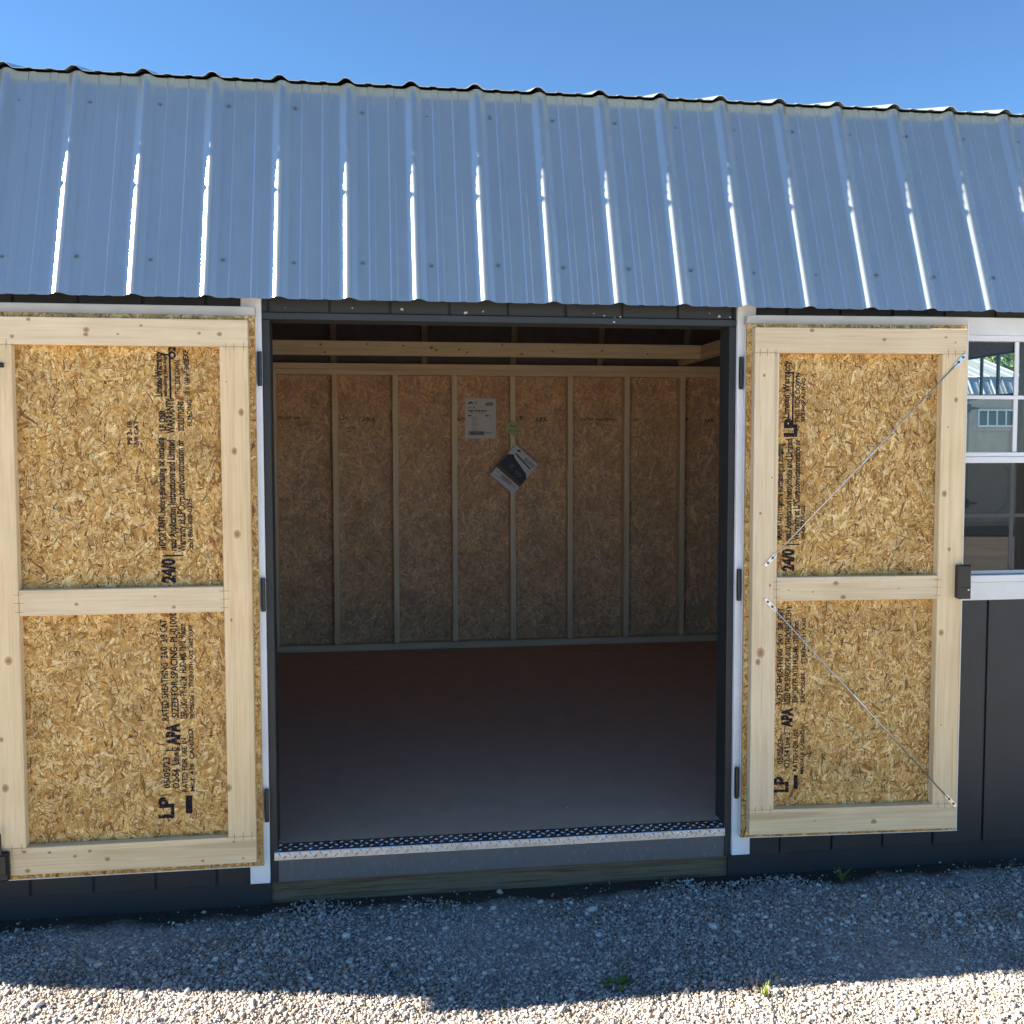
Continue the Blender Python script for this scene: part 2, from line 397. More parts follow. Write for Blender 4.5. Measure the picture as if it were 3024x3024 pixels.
# ------------------------------------------------------------------ lettering
def text(s, name, m, parent, x, y, z, h, rot=0, width=None, bold=0.0, off=(0, 0, 0), align='LEFT', tilt=0):
    """flat print on a plane facing -y; rot turns it in that plane (radians), h = cap height in inches"""
    cu = bpy.data.curves.new('lettering', 'FONT'); cu.body = s; cu.size = 1.0; cu.align_x = align; cu.offset = bold
    cu.resolution_u = 3
    ob = bpy.data.objects.new('lettering', cu); COL.objects.link(ob)
    dg = bpy.context.evaluated_depsgraph_get()
    me = bpy.data.meshes.new_from_object(ob.evaluated_get(dg)); bpy.data.objects.remove(ob)
    v = np.zeros(len(me.vertices)*3); me.vertices.foreach_get('co', v); v = v.reshape(-1, 3)
    if len(v) == 0: return None
    sy = h/.7; sx = sy
    if width: sx = width/max(1e-6, v[:, 0].max()-v[:, 0].min())
    a, b = v[:, 0]*sx, v[:, 1]*sy; c, s_ = math.cos(rot), math.sin(rot)
    P = np.stack([x+a*c-b*s_-off[0], np.full(len(a), y-off[1]), z+a*s_+b*c-off[2]], -1)*I
    me.vertices.foreach_set('co', P.ravel()); me.update()
    me.materials.clear(); me.materials.append(M[m]); me.name = name
    return link(name, me, parent)

# =================================================================== GROUND
GZ = -7.6
g_ = MB(); R = 30000
g_.add([(-R, -R, GZ-.22), (R, -R, GZ-.22), (R, R, GZ-.22), (-R, R, GZ-.22)], [(0, 1, 2, 3)])
tag(g_.build('ground', 'ground'), 'pale crushed stone ground in front of the shed', 'ground', kind='structure')

# bare earth behind the shed, coloured darker to stand for shade
MB().add([(150, 165, GZ-.16), (900, 165, GZ-.16), (900, 900, GZ-.16), (-200, 900, GZ-.16), (-200, 300, GZ-.16)], [(0, 1, 2, 3, 4)]).build('shaded_earth_lot', 'earth')
tag(bpy.data.objects['shaded_earth_lot'], 'bare brown earth with painted-in shade between the two sheds', 'ground', kind='structure')
def ico():
    t = (1+5**.5)/2
    v = np.array([(-1,t,0),(1,t,0),(-1,-t,0),(1,-t,0),(0,-1,t),(0,1,t),(0,-1,-t),(0,1,-t),(t,0,-1),(t,0,1),(-t,0,-1),(-t,0,1)])/math.sqrt(1+t*t)
    f = np.array([(0,11,5),(0,5,1),(0,1,7),(0,7,10),(0,10,11),(1,5,9),(5,11,4),(11,10,2),(10,7,6),(7,1,8),(3,9,4),(3,4,2),(3,2,6),(3,6,8),(3,8,9),(4,9,5),(2,4,11),(6,2,10),(8,6,7),(9,8,1)])
    return v, f
def gravel():
    g = np.random.default_rng(3); iv, iF = ico(); V, F, T = [], [], []
    cv = np.array([(a, b, c) for a in (-1, 1) for b in (-1, 1) for c in (-1, 1)])*.72
    cF = np.array([(0, 1, 3), (0, 3, 2), (4, 6, 7), (4, 7, 5), (0, 4, 5), (0, 5, 1), (2, 3, 7), (2, 7, 6), (0, 2, 6), (0, 6, 4), (1, 5, 7), (1, 7, 3)])
    def put(n, x0, x1, y0, y1, rad, zlo, zhi, thin=None, rough=False):
        bv, bF, jt = (cv, cF, .26) if rough else (iv, iF, .15)
        x = g.uniform(x0, x1, n); y = g.uniform(y0, y1, n)
        if thin is not None:
            k = g.random(n) < thin(x, y); x, y = x[k], y[k]; n = len(x)
        r = np.clip(g.lognormal(math.log(rad), .32, n), rad*.5, rad*2.3)
        sc_ = np.stack([r*g.uniform(.8, 1.35, n), r*g.uniform(.75, 1.15, n), r*g.uniform(.5, .85, n)], -1)
        jit = 1+g.normal(0, jt, (n, len(bv), 1)); P = bv[None]*jit*sc_[:, None]+g.normal(0, .12, (n, len(bv), 3))*r[:, None, None]
        tl = 1.2 if rough else .4; ax, ay, az = g.normal(0, tl, n), g.normal(0, tl, n), g.uniform(0, 6.28, n)
        def rot(P, a, i, j):
            c, s = np.cos(a)[:, None], np.sin(a)[:, None]; Q = P.copy()
            Q[..., i] = P[..., i]*c-P[..., j]*s; Q[..., j] = P[..., i]*s+P[..., j]*c; return Q
        P = rot(rot(rot(P, ax, 1, 2), ay, 0, 2), az, 0, 1)
        und = .12*np.sin(x*.13+1)+.1*np.sin(y*.21+x*.05)
        P = P+np.stack([x, y, GZ+g.uniform(zlo, zhi, n)+und+.15*(r-rad)], -1)[:, None]
        b = sum(len(q) for q in V)
        V.append(P.reshape(-1, 3)); F.append((b+np.arange(n)[:, None, None]*len(bv)+bF[None]).reshape(-1, 3))
        pal = np.array([(.44, .415, .38), (.32, .305, .29), (.52, .49, .455), (.25, .243, .237), (.41, .345, .285), (.60, .575, .54), (.19, .187, .185), (.38, .26, .18)])
        t = pal[g.choice(8, n, p=[.22, .21, .17, .13, .10, .07, .07, .03])]*g.uniform(.85, 1.12, (n, 1))
        T.append(np.repeat(np.minimum(t*(1.05 if rad < .13 else 1.10), .78), len(bF), 0))
    soil = lambda x, y: np.clip(np.clip((-2.0-y+2.5*np.sin(x*.11+.6)+1.6*np.sin(x*.37))/7, 0, 1)**.8+.012, 0, 1)
    view = lambda x, y: soil(x, y)*((x > -34-(y+45)*.28) & (x < 90+(y+45)*.7))
    put(135000, -46, 122, -47, 2, .103, -.14, -.02, view, True)
    put(34000, -46, 122, -47, 1, .138, -.08, .02, view)
    put(16000, -46, 122, -47, 0, .18, -.06, .04, view, True)
    put(3000, -46, 122, -47, -2, .25, -.05, .06, view)
    put(90, -46, 122, -47, -3, .44, -.02, .08, view)
    put(5000, -90, -42, -60, 0, .28, -.1, .05, None, True); put(5000, 121, 160, -60, 0, .28, -.1, .05, None, True); put(8000, -42, 121, -66, -47, .28, -.1, .05, None, True)
    o = fast_mesh('gravel', np.concatenate(V), np.concatenate(F), 'stone', np.concatenate(T))
    tag(o, 'loose grey crushed gravel covering the lot in front of the shed', 'gravel', kind='stuff')
gravel()

# =================================================================== THE SHED
X0, X1, DEP = -112.0, 126.5, 143.0
XL = X0-1.7
shed = empty('storage_shed', (6.5, 71, GZ))
shed.matrix_world = Matrix.Translation(Vector((0, 0, 0)))
tag(shed, 'charcoal storage shed with grey metal gambrel roof and open double doors', 'shed')

# skid timbers and floor
boxobj('skid_beam', (X0+2, X1-2, 1.3, 4.8, GZ-.6, -4.46), 'treated', shed, .12)
boxobj('skid_beam', (X0+2, X1-2, 138, 141.5, GZ-.6, -4.46), 'treated', shed, .12)
for a, b in ((X0+1, -.9), (64.5, X1-1)):  # dark boards added to stand for deep shade on the skid
    boxobj('skid_shade_board', (a, b, .82, 1.28, GZ-.4, -4.46), 'dark_x', shed, .05)
boxobj('rim_joist', (X0+.5, X1-.5, .75, 2.2, -4.44, -.1), 'treated', shed, .05)
for i in range(-4, 3):
    a = 54.9+48*i-.0; a0 = max(X0+.6, a); a1 = min(X1-.6, a+48)
    for (b0, b1) in ((1.65, 96.), (96., DEP-.8)):
        if a1-a0 > 1: boxobj('floor_sheet', (a0+.012, a1-.012, b0+.012, b1-.012, .05, .46), 'floor', shed, .0)
boxobj('subfloor', (X0+.6, X1-.6, 2.3, DEP-.6, -4.3, .0), 'treated', shed, 0)

# front siding boards: 8 inch faces with a recessed groove between them
OPX = (-.9, 64.5); WIN = (90.2, 117.0, 34.0, 72.0)
def cut(zlist, a, b):
    out = []
    for z0, z1 in zlist:
        if b <= z0 or a >= z1: out.append((z0, z1)); continue
        if a > z0: out.append((z0, a))
        if b < z1: out.append((b, z1))
    return out
back = MB()
for i in range(-15, 16):
    a, b = max(8*i+.17, X0), min(8*i+7.83, X1)
    if b-a < .4: continue
    xs = [(a, b)]
    for e in (*OPX, WIN[0], WIN[1]):
        xs = [q for (p0, p1) in xs for q in (((p0, e), (e, p1)) if p0 < e < p1 else ((p0, p1),))]
    for p0, p1 in xs:
        mid = (p0+p1)/2; z = [(-4.4, 76.5)]
        if OPX[0] < mid < OPX[1]: z = [(72.98, 76.5)]
        if WIN[0] < mid < WIN[1]: z = cut(z, WIN[2], WIN[3])
        for z0, z1 in z: boxobj('siding_board', (p0, p1, 0, .33, z0, z1), 'dark', shed, .05)
for (a, b, z0, z1) in ((X0, OPX[0], -4.35, 78), (OPX[0], OPX[1], 73, 78), (OPX[1], WIN[0], -4.35, 78), (WIN[0], WIN[1], -4.35, WIN[2]), (WIN[0], WIN[1], WIN[3], 78), (WIN[1], X1, -4.35, 78)):
    back.box(a, b, .335, .75, z0, z1)
back.build('siding_backing', 'dark', shed)
# white trim boards each side of the doorway, corner boards
boxobj('door_trim', (-3.5, -.88, -.75, -.02, -4.12, 75.4), 'white', shed, .07)
boxobj('door_trim', (64.53, 67.17, -.75, -.02, -4.0, 75.4), 'white', shed, .07)
boxobj('corner_trim', (X0-.7, X0+2.6, -.75, -.02, -4.4, 75.4), 'white', shed, .07)
boxobj('corner_trim', (X1-2.6, X1+.7, -.75, -.02, -4.4, 75.4), 'white', shed, .07)
# doorway lining
boxobj('header_board', (-.86, 64.5, -.3, 3.9, 72.0, 72.94), 'dark_x', shed, .08)
boxobj('jamb', (-.86, .12, -.12, 3.9, -4.3, 71.97), 'dark', shed, .06)
boxobj('jamb', (63.55, 64.5, -.12, 3.9, -4.3, 71.97), 'dark', shed, .06)
boxobj('sill_band', (.14, 63.53, -.02, .70, -4.34, -.1), 'band', shed, .05)
# flakes of bare wood where the header paint has chipped
for (cx, cz, r) in ((17.6, 73.6, .35), (26.2, 73.3, .5), (28.6, 73.5, .25), (11.0, 73.7, .18), (45.5, 73.2, .22), (47.0, 73.0, .25), (47.8, 73.1, .3), (62.0, 73.4, .45), (63.6, 73.3, .25), (46.8, 72.35, .3), (2.2, 73.6, .12), (44.0, 73.5, .15), (60.6, 73.8, .15)):
    c = MB(); pts = []
    for k in range(9):
        t = 2*math.pi*k/9; rr = r*random.uniform(.4, 1.0); pts.append((cx+rr*.7*math.cos(t), cz+rr*.6*math.sin(t)))
    yy = -.012 if cz > 72.95 else -.312
    c.prism_y(pts, yy-.006, yy+.02); c.build('paint_chip', 'chip', shed)

# out-of-view closures added at the eave ends to stop sun under the overhang
for xa, xb in ((XL+.3, X0-.4), (X1+.4, X1+1.4)):
    for fr in (True, False):
        q = (lambda y: y) if fr else (lambda y: 143-y)
        MB().prism_x([(q(-.05), 75.2), (q(-3.3), 74.5), (q(-3.45), 74.95), (q(8.2), 105.0), (q(9.5), 104.6), (q(2.0), 80)], xa, xb).build('eave_sun_block', 'white', shed)
# diamond plate threshold: bent sheet with raised bars
th = MB()
tx0, tx1 = -.3, 63.5
prof = [(-.03, -1.05), (-.495, -1.12), (-.47, -.14), (-.42, -.03), (-.30, .02), (1.6, .47), (1.6, .40), (-.26, -.06), (-.34, -.16)]
th.prism_x(prof, tx0, tx1)
def bar(cx, s, face, ang, ln=.62, wd=.19, hgt=.10):
    """raised lens on the top (face 0) or the front (face 1)"""
    c, sn = math.cos(ang), math.sin(ang); V = []; n = 8
    for k in range(n):
        t = 2*math.pi*k/n; a = ln*.5*math.cos(t); b = wd*.5*math.sin(t)*(1 if abs(math.cos(t)) < .9 else .5)
        V.append((a*c-b*sn, a*sn+b*c, 0))
    V.append((-ln*.22*c, -ln*.22*sn, hgt)); V.append((ln*.22*c, ln*.22*sn, hgt))
    P = []
    for a, b, h in V:
        if face == 0: P.append((cx+a, s+b-h*.19, .02+(s+b+.3)/1.9*.45+h))
        else: P.append((cx+a, -.475-h+(s+b+.14)*.026, s+b))
    F = [(0, 1, 9), (1, 2, 9), (2, 3, 8), (3, 4, 8), (4, 5, 8), (5, 6, 8), (6, 7, 9), (7, 0, 9), (2, 8, 9), (6, 9, 8)]
    th.add(P, F)
for k in range(46):
    x = tx0+.7+k*1.382
    bar(x, -.34, 1, -.95, .66); bar(x+.69, -.74, 1, .75, .6)
    for r in range(3): bar(x+.69*(r % 2), .08+r*.53, 0, (-.35 if r % 2 else .35))
th.build('threshold_plate', 'tread', shed)

# back wall framing
YB = DEP-.6
for i in range(-8, 8):
    x = 4.25+16*i
    if X0+2 < x < X1-2: boxobj('stud', (x-.75, x+.75, 139, 142.35, 2.4, 74.95), 'stud', shed, .06)
boxobj('bottom_plate', (X0+1, X1-1, 138.97, 142.35, .47, 2.2), 'plate', shed, .06)
boxobj('top_plate', (X0+1, X1-1, 138.97, 142.35, 74.97, 76.45), 'plate', shed, .06)
boxobj('top_plate', (X0+1, X1-1, 138.9, 142.35, 76.5, 78.0), 'plate', shed, .06)
boxobj('top_plate', (X0+1, X1-1, .8, 4.2, 76.6, 78.0), 'pine_x', shed, .06)
for k, a in enumerate(range(-5, 3)):
    x0 = max(X0, 4.25+48*a+.06); x1 = min(X1, 4.25+48*a+47.94)
    if x1-x0 < 2: continue
    s = boxobj('wall_sheet', (x0, x1, 142.42, DEP, -4.4, 78), 'wall_base', shed, 0)
    if x1 > -30: strands('wood_strands', x0, x1, .9, 78, 142.42, s, 100+k, .42 if x1 < 110 else .2, size=1.3, aged=.40)
# printing on the sheets
for (x, z, h, s) in ((-11, 63.2, .9, 'O2-54 Line'), (5.2, 63.0, 1.3, 'LP'), (5.2, 62.3, .35, '________'), (11.5, 62.6, 1.25, 'APA'), (7.2, 60.6, .5, 'RATED'), (7.2, 59.8, .5, '24/0'), (36.2, 62.9, .9, 'O2-54'), (53.6, 63.0, 1.3, 'LP'), (59.0, 62.6, 1.25, 'APA'), (72, 62.9, .8, 'RATED SHEATHING'), (84.5, 62.8, 1.0, 'O2-54'), (101.2, 62.8, 1.1, 'LP'), (107.5, 62.5, 1.1, 'APA')):
    text(s, 'stamp_print', 'ink_faint', shed, x, 142.33, z, h, bold=.02)
# loft beam and the cross beam at its end
boxobj('loft_beam', (X0+1, 99.4, 121.0, 122.5, 78.5, 82.05), pine('loft_pine', 'x', knots=[(x, z, r) for x, z, r in ((1.5, 81, .35), (2.5, 79.2, .3), (13, 81.3, .25), (22, 81, .3), (29, 80.6, .5), (30.2, 80, .4), (36, 80.2, .3), (38, 79.5, .3), (47, 81.4, .3), (52, 79.2, .35), (60, 80, .3), (73, 80.3, .35), (85, 79.6, .3))]), shed, .08)
boxobj('cross_beam', (99.5, 101.0, 1.0, 142, 78.4, 82.0), 'pine_y', shed, .08)
boxobj('cross_beam', (X0+13, X0+14.5, 1.0, 142, 78.4, 82.0), 'pine_y', shed, .08)

# gable walls
R_LOW = .385; EY, EZ = -3.80, 74.19; TY = 6.95
ZK, YK = 105.3, 8.1                      # knuckle
RIDGE = (71.5, 105.55+.28*(71.5-TY))
def roofz(y):
    y = min(y, 143-y)
    return EZ+(y-EY)/R_LOW if y < YK else 105.55+.28*(y-TY)
gp = [(0, -4.4), (143, -4.4), (143, roofz(.2)-.6), (143-YK, ZK-.9), (71.5, RIDGE[1]-.5), (YK, ZK-.9), (0, roofz(.2)-.6)]
MB().prism_x(gp, X0-.35, X0).build('gable_wall', 'dark', shed)
MB().prism_x([(y, max(z, .9)) for y, z in gp], X0+.03, X0+.4).build('gable_sheathing', 'osb_base', shed)
GW = (22.0, 48.0, 27.0, 72.1)                             # opening for the end window
for nm, xa, xb, mt in (('gable_wall', X1, X1+.35, 'dark'), ('gable_sheathing', X1-.4, X1-.03, 'osb_base')):
    g2 = MB()
    g2.box(xa, xb, 0, GW[0], -4.4, 76); g2.box(xa, xb, GW[1], 143, -4.4, 76); g2.box(xa, xb, GW[0], GW[1], -4.4, GW[2]); g2.box(xa, xb, GW[0], GW[1], GW[3], 76)
    g2.prism_x([(0, 76), (143, 76)]+gp[2:], xa, xb); g2.build(nm, mt, shed)
for y in range(4, 143, 16):
    if not (GW[0]-1 < y < GW[1]+1): boxobj('stud', (X1-4.0, X1-.45, y, y+1.5, 2.4, 78), 'pine_z', shed, .06)
    boxobj('stud', (X0+.45, X0+4.0, y, y+1.5, 2.4, 78), 'pine_z', shed, .06)
ew = boxobj('end_window', (X1-.3, X1+.6, GW[0]+.02, GW[0]+1.2, GW[2], GW[3]), 'black', shed, .05)
for b in ((GW[1]-1.2, GW[1]-.02, GW[2], GW[3]), (GW[0]+1.2, GW[1]-1.2, GW[2], GW[2]+1), (GW[0]+1.2, GW[1]-1.2, GW[3]-.35, GW[3])):
    boxobj('window_frame', (X1-.28, X1+.55, *b), 'black', ew, .05)
for y in (23.3, 28.4, 33.5, 38.6, 43.7): boxobj('muntin', (X1-.2, X1+.2, y-.3, y+.3, 64.7, GW[3]-.36), 'black', ew, .04)
boxobj('muntin', (X1-.2, X1+.2, GW[0]+1.2, GW[1]-1.2, 64.0, 64.65), 'black', ew, .04)

# rafters
def rafter(x, front):
    sgn = (lambda y: y) if front else (lambda y: 143-y)
    MB().prism_x([(sgn(-.5), 78.2), (sgn(3.0), 78.2), (sgn(YK+4.2), ZK-1.0), (sgn(YK+.6), ZK-1.2)], x-.75, x+.75).build('rafter', 'rafter', shed)
    MB().prism_x([(sgn(YK+.6), ZK-1.1), (sgn(YK+1.0), ZK-4.4), (71.5, RIDGE[1]-5.0), (71.5, RIDGE[1]-1.2)], x-.75, x+.75).build('rafter', 'rafter', shed)
for i in range(-4, 6):
    x = 4.0+24.2*i
    if X0+2 < x < X1-2:
        rafter(x, True); rafter(x, False)

# dark underlay beneath the metal and unseen blocking added to stop light at the eaves
for fr in (True, False):
    q = (lambda y: y) if fr else (lambda y: 143-y)
    MB().prism_x([(q(-.9), 77.6), (q(-.4), 77.5), (q(YK+1.3), ZK-.2), (q(YK+.6), ZK-.1)], X0+.5, X1-.5).build('roof_underlay', 'felt', shed)
    MB().prism_x([(q(YK+.2), ZK-.2), (q(71.5), RIDGE[1]-.7), (q(71.5), RIDGE[1]-1.1), (q(YK+1.4), ZK-.5)], X0+.5, X1-.5).build('roof_underlay', 'felt', shed)
    a, b = (.8, 1.6) if fr else (141.4, 142.3)
    boxobj('eave_light_block', (X0+.6, X1-.6, a, b, 77.9, 83.0), 'felt', shed, 0)
# ribbed metal roofing, one part per 36 inch sheet
def rib_profile(n, with_start=True):
    P = [(-1.6, 0), (-1.28, .02), (-1.1, .08), (-.48, .53), (-.32, .62), (-.15, .65), (.15, .65), (.32, .62), (.48, .53), (1.1, .08), (1.28, .02), (1.6, 0)]
    mn = [(-.52, 0), (-.34, .12), (.34, .12), (.52, 0)]
    out = []
    for k in range(n):
        out += [(9*k+a, h) for a, h in P]
        if k < n-1:
            for c in (3.1, 5.9): out += [(9*k+c+a, h) for a, h in mn]
    return out
screw_me = None
def screw_mesh():
    s = MB(); s.tube((0, 0, 0), (0, 0, .05), .27, 10); s.tube((0, 0, .05), (0, 0, .2), .16, 6, .15)
    me = s.mesh('screw'); me.materials.append(M['fastener']); return me
screw_me = screw_mesh()
def roof_sheets(xr, y0, z0, y1, z1, mirror, screws, name):
    d = Vector((0, y1-y0, z1-z0)).normalized(); nn = Vector((0, -d.z, d.y))
    start = xr+9*math.floor((X0-xr)/9+.5)
    x = start; 
    while x < X1-4:
        cnt = min(5, int(round((X1+1.5-x)/9))+1)
        if cnt < 2: break
        pr = rib_profile(cnt); V = []; F = []
        for edge, keep in ((XL-x, 1), (X1+1.7-x, -1)):
            q = [(a, h) for a, h in pr if (a-edge)*keep > 0]
            if len(q) < len(pr):
                hh = float(np.interp(edge, [a for a, h in pr], [h for a, h in pr])); q = [(edge, hh)]+q if keep > 0 else q+[(edge, hh)]
            pr = q
        n = len(pr)
        lift = 0.0
        for (yy, zz) in ((y0, z0), (y1, z1)):
            for a, h in pr:
                # upper lap of neighbouring sheets sits a hair higher
                hh = h+(.035 if a > 9*(cnt-1)-1.9 else 0)
                V.append((x+a, yy+nn.y*hh, zz+nn.z*hh))
            for a, h in pr:
                hh = h-.045+(.035 if a > 9*(cnt-1)-1.9 else 0)
                V.append((x+a, yy+nn.y*hh, zz+nn.z*hh))
        for i in range(n-1):
            F.append((i, i+1, 2*n+i+1, 2*n+i)); F.append((n+i, 3*n+i, 3*n+i+1, n+i+1))
            F.append((i, n+i, n+i+1, i+1)); F.append((2*n+i, 2*n+i+1, 3*n+i+1, 3*n+i))
        F.append((0, 2*n, 3*n, n)); F.append((n-1, 2*n-1, 4*n-1, 3*n-1))
        if mirror: V = [(a, 143-b, c) for a, b, c in V]
        o = MB().add(V, F).build(name, 'roof', shed)
        for t in screws:
            for k in range(cnt-1):
                p = Vector((x+9*k+1.75+random.uniform(-.15, .15), y0+(y1-y0)*t, z0+(z1-z0)*t+random.uniform(-.25, .25)))
                if not (X0 < p.x < X1): continue
                s = link('screw', screw_me, o, p)
                s.rotation_euler = Vector((0, nn.y, nn.z)).to_track_quat('Z', 'Y').to_euler()
        x += 36
zt = 105.5
for mir in (False, True):
    roof_sheets(10.66, EY, EZ, EY+R_LOW*(zt-EZ), zt, mir, () if mir else (.16, .87), 'lower_roof_sheet')
    roof_sheets(10.35, TY, 105.55, 71.3, 105.55+.28*(71.3-TY), mir, (), 'upper_roof_sheet')
MB().prism_x([(65, RIDGE[1]-.6), (71.5, RIDGE[1]+1.2), (78, RIDGE[1]-.6), (71.5, RIDGE[1]+1.1)], X0-1, X1+1).build('ridge_cap', 'roof', shed)

# =================================================================== DOORS
HINGE_Z = (65.4, 35.5, 6.9)
def staples(parent, pts, off):
    for (x, z, vert) in pts:
        l = .55*random.uniform(.85, 1.15); x += random.uniform(-.05, .05)
        b = (x-.022, x+.022, -3.93, -3.88, z-l, z+l) if vert else (x-l, x+l, -3.93, -3.88, z-.022, z+.022)
        o = boxobj('staple', b, 'staple', parent, 0, off)
def door(hx, rz, sheet, frame, xs, zs, kn, label, seed):
    """sheet = (x0,x1,z0,z1); frame members 2x4 on the flat; xs = inner stile edges; zs = rail edges"""
    off = (hx, -1.6, 0)
    d = boxobj('door', (sheet[0], sheet[1], -2.4, -2.02, sheet[2], sheet[3]), 'osb_base', shed, 0, off)
    d.location = Vector(off)*I; d.rotation_euler = (0, 0, rz); d['label'] = label
    strands('wood_strands', sheet[0]+.01, sheet[1]-.01, sheet[2]+.01, sheet[3]-.01, -2.41, d, seed, 1.15, off, .88)
    fx0, fx1, fz0, fz1 = frame
    lk = lambda key: [(x-hx, z, r) for x, z, r in kn[key]]
    def member(nm, b, ax, key):
        boxobj(nm, b, pine('door_pine_'+key+str(seed), ax, knots=lk(key)), d, .07, off)
    member('rail', (fx0, fx1, -3.9, -2.46, zs[3], fz1), 'x', 'top')
    member('rail', (fx0, fx1, -3.9, -2.46, fz0, zs[0]), 'x', 'bot')
    member('stile', (fx0, xs[0], -3.9, -2.46, zs[0]+.03, zs[3]-.03), 'z', 'ls')
    member('stile', (xs[1], fx1, -3.9, -2.46, zs[0]+.03, zs[3]-.03), 'z', 'rs')
    member('rail', (xs[0]+.03, xs[1]-.03, -3.9, -2.46, zs[1], zs[2]), 'x', 'mid')
    P = []
    for a, b in ((fx0, xs[0]), (xs[1], fx1)):
        for z in (zs[0], zs[3]): P += [(a+(b-a)*t, z, True) for t in (.22, .52, .85)]
    for x in xs: P += [(x, zs[1]+(zs[2]-zs[1])*t, False) for t in (.16, .5, .82)]
    staples(d, P, off)
    # white trim of the outer face showing past the sheet
    MB().prism_x([(-2.3, sheet[3]+.02), (-1.25, sheet[3]+.02), (-1.25, sheet[3]+1.1), (-2.62, sheet[3]+1.15), (-2.66, sheet[3]+1.05)], sheet[0]-.02, sheet[1]+.02).build('drip_cap', 'drip', d, off)
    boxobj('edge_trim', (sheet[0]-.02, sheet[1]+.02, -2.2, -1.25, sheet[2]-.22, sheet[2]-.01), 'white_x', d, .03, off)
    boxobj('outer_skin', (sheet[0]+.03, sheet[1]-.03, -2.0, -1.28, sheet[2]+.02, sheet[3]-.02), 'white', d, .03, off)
    return d, off
# ---- door at the near end
knL = dict(top=[(-5.83, 69.56, .3), (-8.35, 69.62, .22), (-22.12, 69.86, .35), (-22.2, 69.3, .3), (-18.32, 69.39, .16), (-15.48, 70.52, .18), (-31, 68.96, .25), (-29, 71.1, .25)],
           rs=[(-3.28, 59.58, .42), (-4.21, 54.58, .40), (-4.05, 43.81, .48), (-4.99, 32.6, .16), (-5.75, 10.35, .45), (-5.1, 63.5, .1)],
           ls=[(-32.6, 28.06, .5), (-33.42, 11.63, .45), (-33.74, 17.95, .3)], mid=[(-24.19, 35.1, .25), (-12.19, 34.46, .25), (-14.5, 35.9, .15)],
           bot=[(-31.4, 3.2, .22), (-28.33, 2.95, .2), (-25.2, 2.29, .22), (-23.37, 2.88, .2), (-21.2, 1.69, .3), (-31.06, .7, .3), (-9.21, .75, .2), (-5.21, 3.08, .16), (-4.01, .8, .16)])
dL, oL = door(-1.2, 0.0, (-35.2, -1.55, -.95, 72.15), (-34.75, -2.3, .13, 71.43), (-31.15, -5.88), (3.7, 33.7, 37.03, 68.0), knL,
              'wide unfinished door leaf swung flat against the wall, no brace rods', 21)
knR = dict(top=[(84.4, 69.9, .25), (93.3, 70.3, .16), (94.7, 69.6, .14), (74, 71.1, .3)], ls=[(67.3, 64.9, .22), (68.6, 50.8, .14), (67.3, 26.2, .6), (66.9, 24.9, .4), (68.5, 35.7, .18), (67.0, 45.8, .2)],
           mid=[(78.0, 35.9, .35), (79.1, 33.9, .35), (71.2, 35.0, .12), (74.7, 34.7, .12), (87.2, 35.0, .12)],
           rs=[(95.0, 61.6, .32), (93.9, 57.8, .12), (93.6, 48.4, .4), (94.5, 40.5, .28), (93.6, 28.6, .4), (93.9, 15.3, .12)], bot=[(84.2, 1.5, .4), (75.5, 1.9, .12)])
dR, oR = door(64.95, math.radians(-3.0), (65.25, 97.3, -.75, 72.15), (65.95, 96.5, .1, 71.5), (69.45, 92.9), (3.7, 33.45, 36.8, 68.03), knR,
              'narrower unfinished door leaf with two diagonal metal brace rods', 22)
for d, off, sgn in ((dL, oL, -1), (dR, oR, 1)):
    for hz in HINGE_Z:
        h = MB(); xx = -1.12 if sgn < 0 else 64.85
        h.tube((xx, -1.35, hz-2.2), (xx, -1.35, hz+2.2), .30, 12)
        for k in (-2.25, 2.2): h.tube((xx, -1.35, hz+k-.02), (xx, -1.35, hz+k+.07), .26, 12)
        h.box(xx-.18, xx+.18, -1.35, -.77, hz-2.0, hz+2.0, c=.04)
        h.build('hinge', 'black', d, off)
# brace rods with flat drilled ends and a turnbuckle
def brace(p, q, t0, t1):
    p = Vector((p[0], -4.02, p[1])); q = Vector((q[0], -4.02, q[1])); u = (q-p).normalized()
    b = MB(); b.tube(p+u*.9, q-u*.9, .09, 8)
    o = b.build('brace_rod', 'zinc', dR, oR, True)
    t = MB(); t.tube(p.lerp(q, t0), p.lerp(q, t1), .16, 10); t.build('turnbuckle', 'zinc', dR, oR)
    sd = Vector((u.z, 0, -u.x))
    for a, s in ((p, 1), (q, -1)):
        e = MB(); V = []
        for k, wv in ((-.35, .18), (0, .27), (1.6, .27), (2.1, .12)):
            for sg in (-1, 1):
                for yy in (-4.06, -3.93): c = a+u*(k*s)+sd*(wv*sg); V.append((c.x, yy, c.z))
        F = []
        for k in range(3):
            i = 4*k; F += [(i, i+4, i+6, i+2), (i+1, i+3, i+7, i+5), (i, i+1, i+5, i+4), (i+2, i+6, i+7, i+3)]
        F += [(0, 2, 3, 1), (12, 13, 15, 14)]
        e.add(V, F).build('end_plate', 'zinc', dR, oR)
        for k in (.25, 1.2):
            c = a+u*(k*s); hd = MB(); hd.tube((c.x, -4.14, c.z), (c.x, -4.06, c.z), .17, 8); hd.build('screw_head', 'black', dR, oR)
brace((96.0, 67.7), (67.95, 38.7), .45, .52)
brace((68.0, 33.6), (96.1, 3.6), .455, .525)
